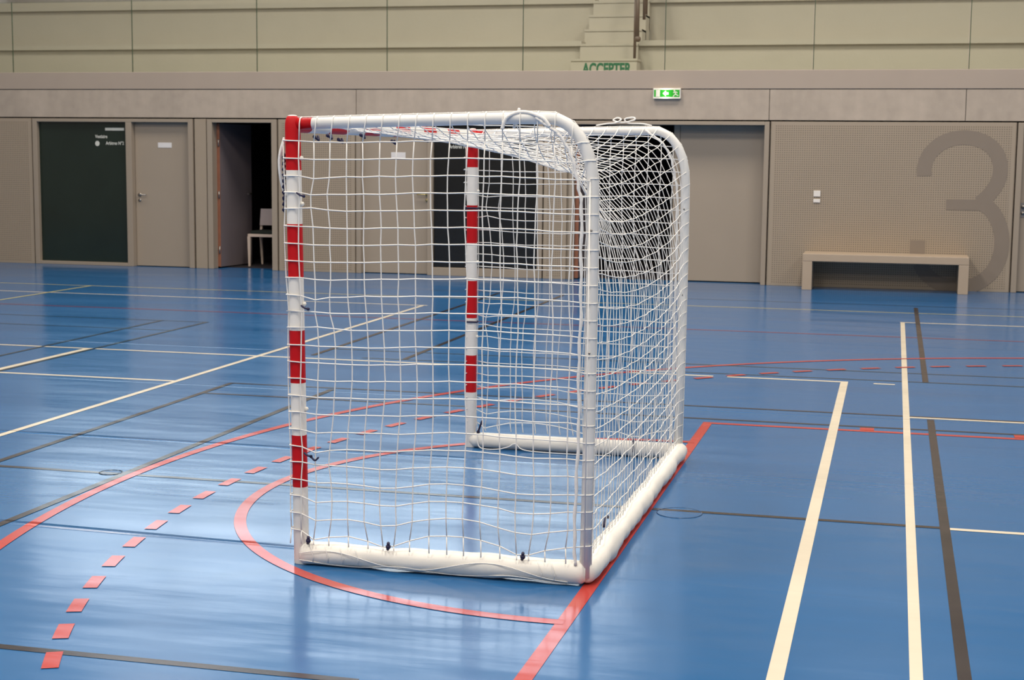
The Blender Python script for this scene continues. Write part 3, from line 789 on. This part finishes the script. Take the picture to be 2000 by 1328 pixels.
# white tie over the near top bar, loose bow on the far top bar, hanging loop by the near post
mb = MB(); mb.tube(spline([(.80, -.030, 1.655), (.815, -.028, 1.695), (.85, -.014, 1.714), (.89, -.014, 1.715), (.93, -.026, 1.703), (.955, -.030, 1.69), (.975, -.03, 1.665)], 6), [.007]*37, 7)
mb.tube(spline([(.855, .0, 1.728), (.84, .02, 1.70), (.83, .025, 1.66)], 6), .006, 6); gp(mb, 'net_tie', M['rope'], 'white strap tied over the near top bar')
mb = MB()
mb.tube(spline([(.66, W, 1.722), (.72, W, 1.732), (.76, W-.01, 1.735), (.79, W, 1.752), (.77, W+.01, 1.762), (.75, W, 1.748), (.80, W, 1.738), (.86, W, 1.752), (.85, W+.01, 1.764), (.81, W, 1.755), (.83, W, 1.735), (.90, W, 1.732), (.95, W, 1.722)], 6), .0042, 6)
gp(mb, 'net_tie', M['rope'], 'white bow tied on the far top bar')
mb = MB(); mb.tube(spline([(-.052, .02, 1.62), (-.068, .01, 1.55), (-.066, .01, 1.48), (-.055, .02, 1.42), (-.046, .02, 1.40)], 6), .0065, 6); gp(mb, 'net_tie', M['rope'], 'white loop hanging beside the near post')
mb = MB(); mb.tube([(-.046+.004*math.sin(i*1.9), -.005+.004*math.cos(i*1.9), 1.56-.0065*i) for i in range(34)], .0048, 6); gp(mb, 'net_tie', M['blue_tie'], 'navy cord knotted along the near post')
# navy ties
def navy(pts, r=.0038, lab=None):
    mb = MB(); mb.tube(spline(pts, 4), r, 6); mb.ball(pts[0], r*1.7, 8, 5); return gp(mb, 'net_tie', M['blue_tie'], lab or 'short navy cord tie')
for (d, z) in ((.045, 1.405), (.060, .985), (.068, .425)): navy([(d, -.036, z), (d-.015, -.036, z+.004), (d-.030, -.03, z+.012)])
navy([(.068, -.036, .425), (.085, -.04, .412), (.10, -.04, .425)])
for d in (.055, .375, .895): navy([(d, -.036, .098), (d+.002, -.04, .115), (d-.004, -.03, .085)], .006)
for q, z in ((.10, 1.625), (.24, 1.632), (.36, 1.618), (.62, 1.64), (1.02, 1.62), (1.5, 1.635)): navy([(.035, q, z), (.045, q+.02, z-.012), (.035, q+.035, z+.004)], .0045)
for z in (1.285, .68): mb = MB(); mb.tube([(lean(0)*0+.030*math.cos(t*.6)*1.08, W+.032*math.sin(t*.6)*1.08, z+.002*math.sin(t)) for t in range(12)], .0045, 6); gp(mb, 'net_tie', M['blue_tie'], 'navy cord around the far post')
navy([(.045, W-.01, .085), (.055, W-.02, .11), (.07, W-.025, .15)], .006); navy([(.895, W-.042, .09), (.897, W-.047, .06), (.895, W-.046, .03)], .005); navy([(D-.052, .62, .075), (D-.05, .66, .10), (D-.048, .70, .09)], .006)
# little white net clips on the posts
for a_ in (0, W):
    for z in (1.545, 1.375, 1.0, .6):
        mb = MB(); mb.ball((lean(z)*(a_ == 0)+H2+.004, a_+.0, z), .0085, 10, 6); gp(mb, 'net_clip', M['knob'], 'small white plastic clip')
# sleeve seams on the near ground tube
def around(d, ang, r=.049): return (d, -r*math.cos(ang), .047+r*math.sin(ang))
mb = MB(); pts_ = [around(.02+.055*i, (-.15+.55*math.sin(i*.55+.4)), .0475) for i in range(20)]; mb.tube(spline(pts_, 4), .0016, 5)
pts_ = [around(.02+.055*i, (-.75+.25*math.sin(i*.8+2.0)), .0475) for i in range(20)]; mb.tube(spline(pts_, 4), .0018, 5)
for d in (.06, .12, .18, .24, .95, 1.0): mb.tube([around(d, .9), around(d+.01, .4), around(d+.02, -.1), around(d+.015, -.6)], .0015, 5)
gp(mb, 'sleeve_cord', M['rope'], 'cord edges of the net pulled over the ground tube')
# loose net cord along the far ground tube foot
mb = MB(); mb.tube(spline([(.05, W-.045, .08), (.055, W-.052, .03), (.08, W-.06, .006), (.16, W-.062, .006), (.22, W-.055, .02), (.26, W-.05, .04), (.30, W-.055, .012), (.40, W-.066, .005), (.60, W-.07, .005), (.78, W-.062, .006)], 5), .0032, 6); gp(mb, 'net_tie', M['rope'], 'loose white cord lying along the far ground tube')
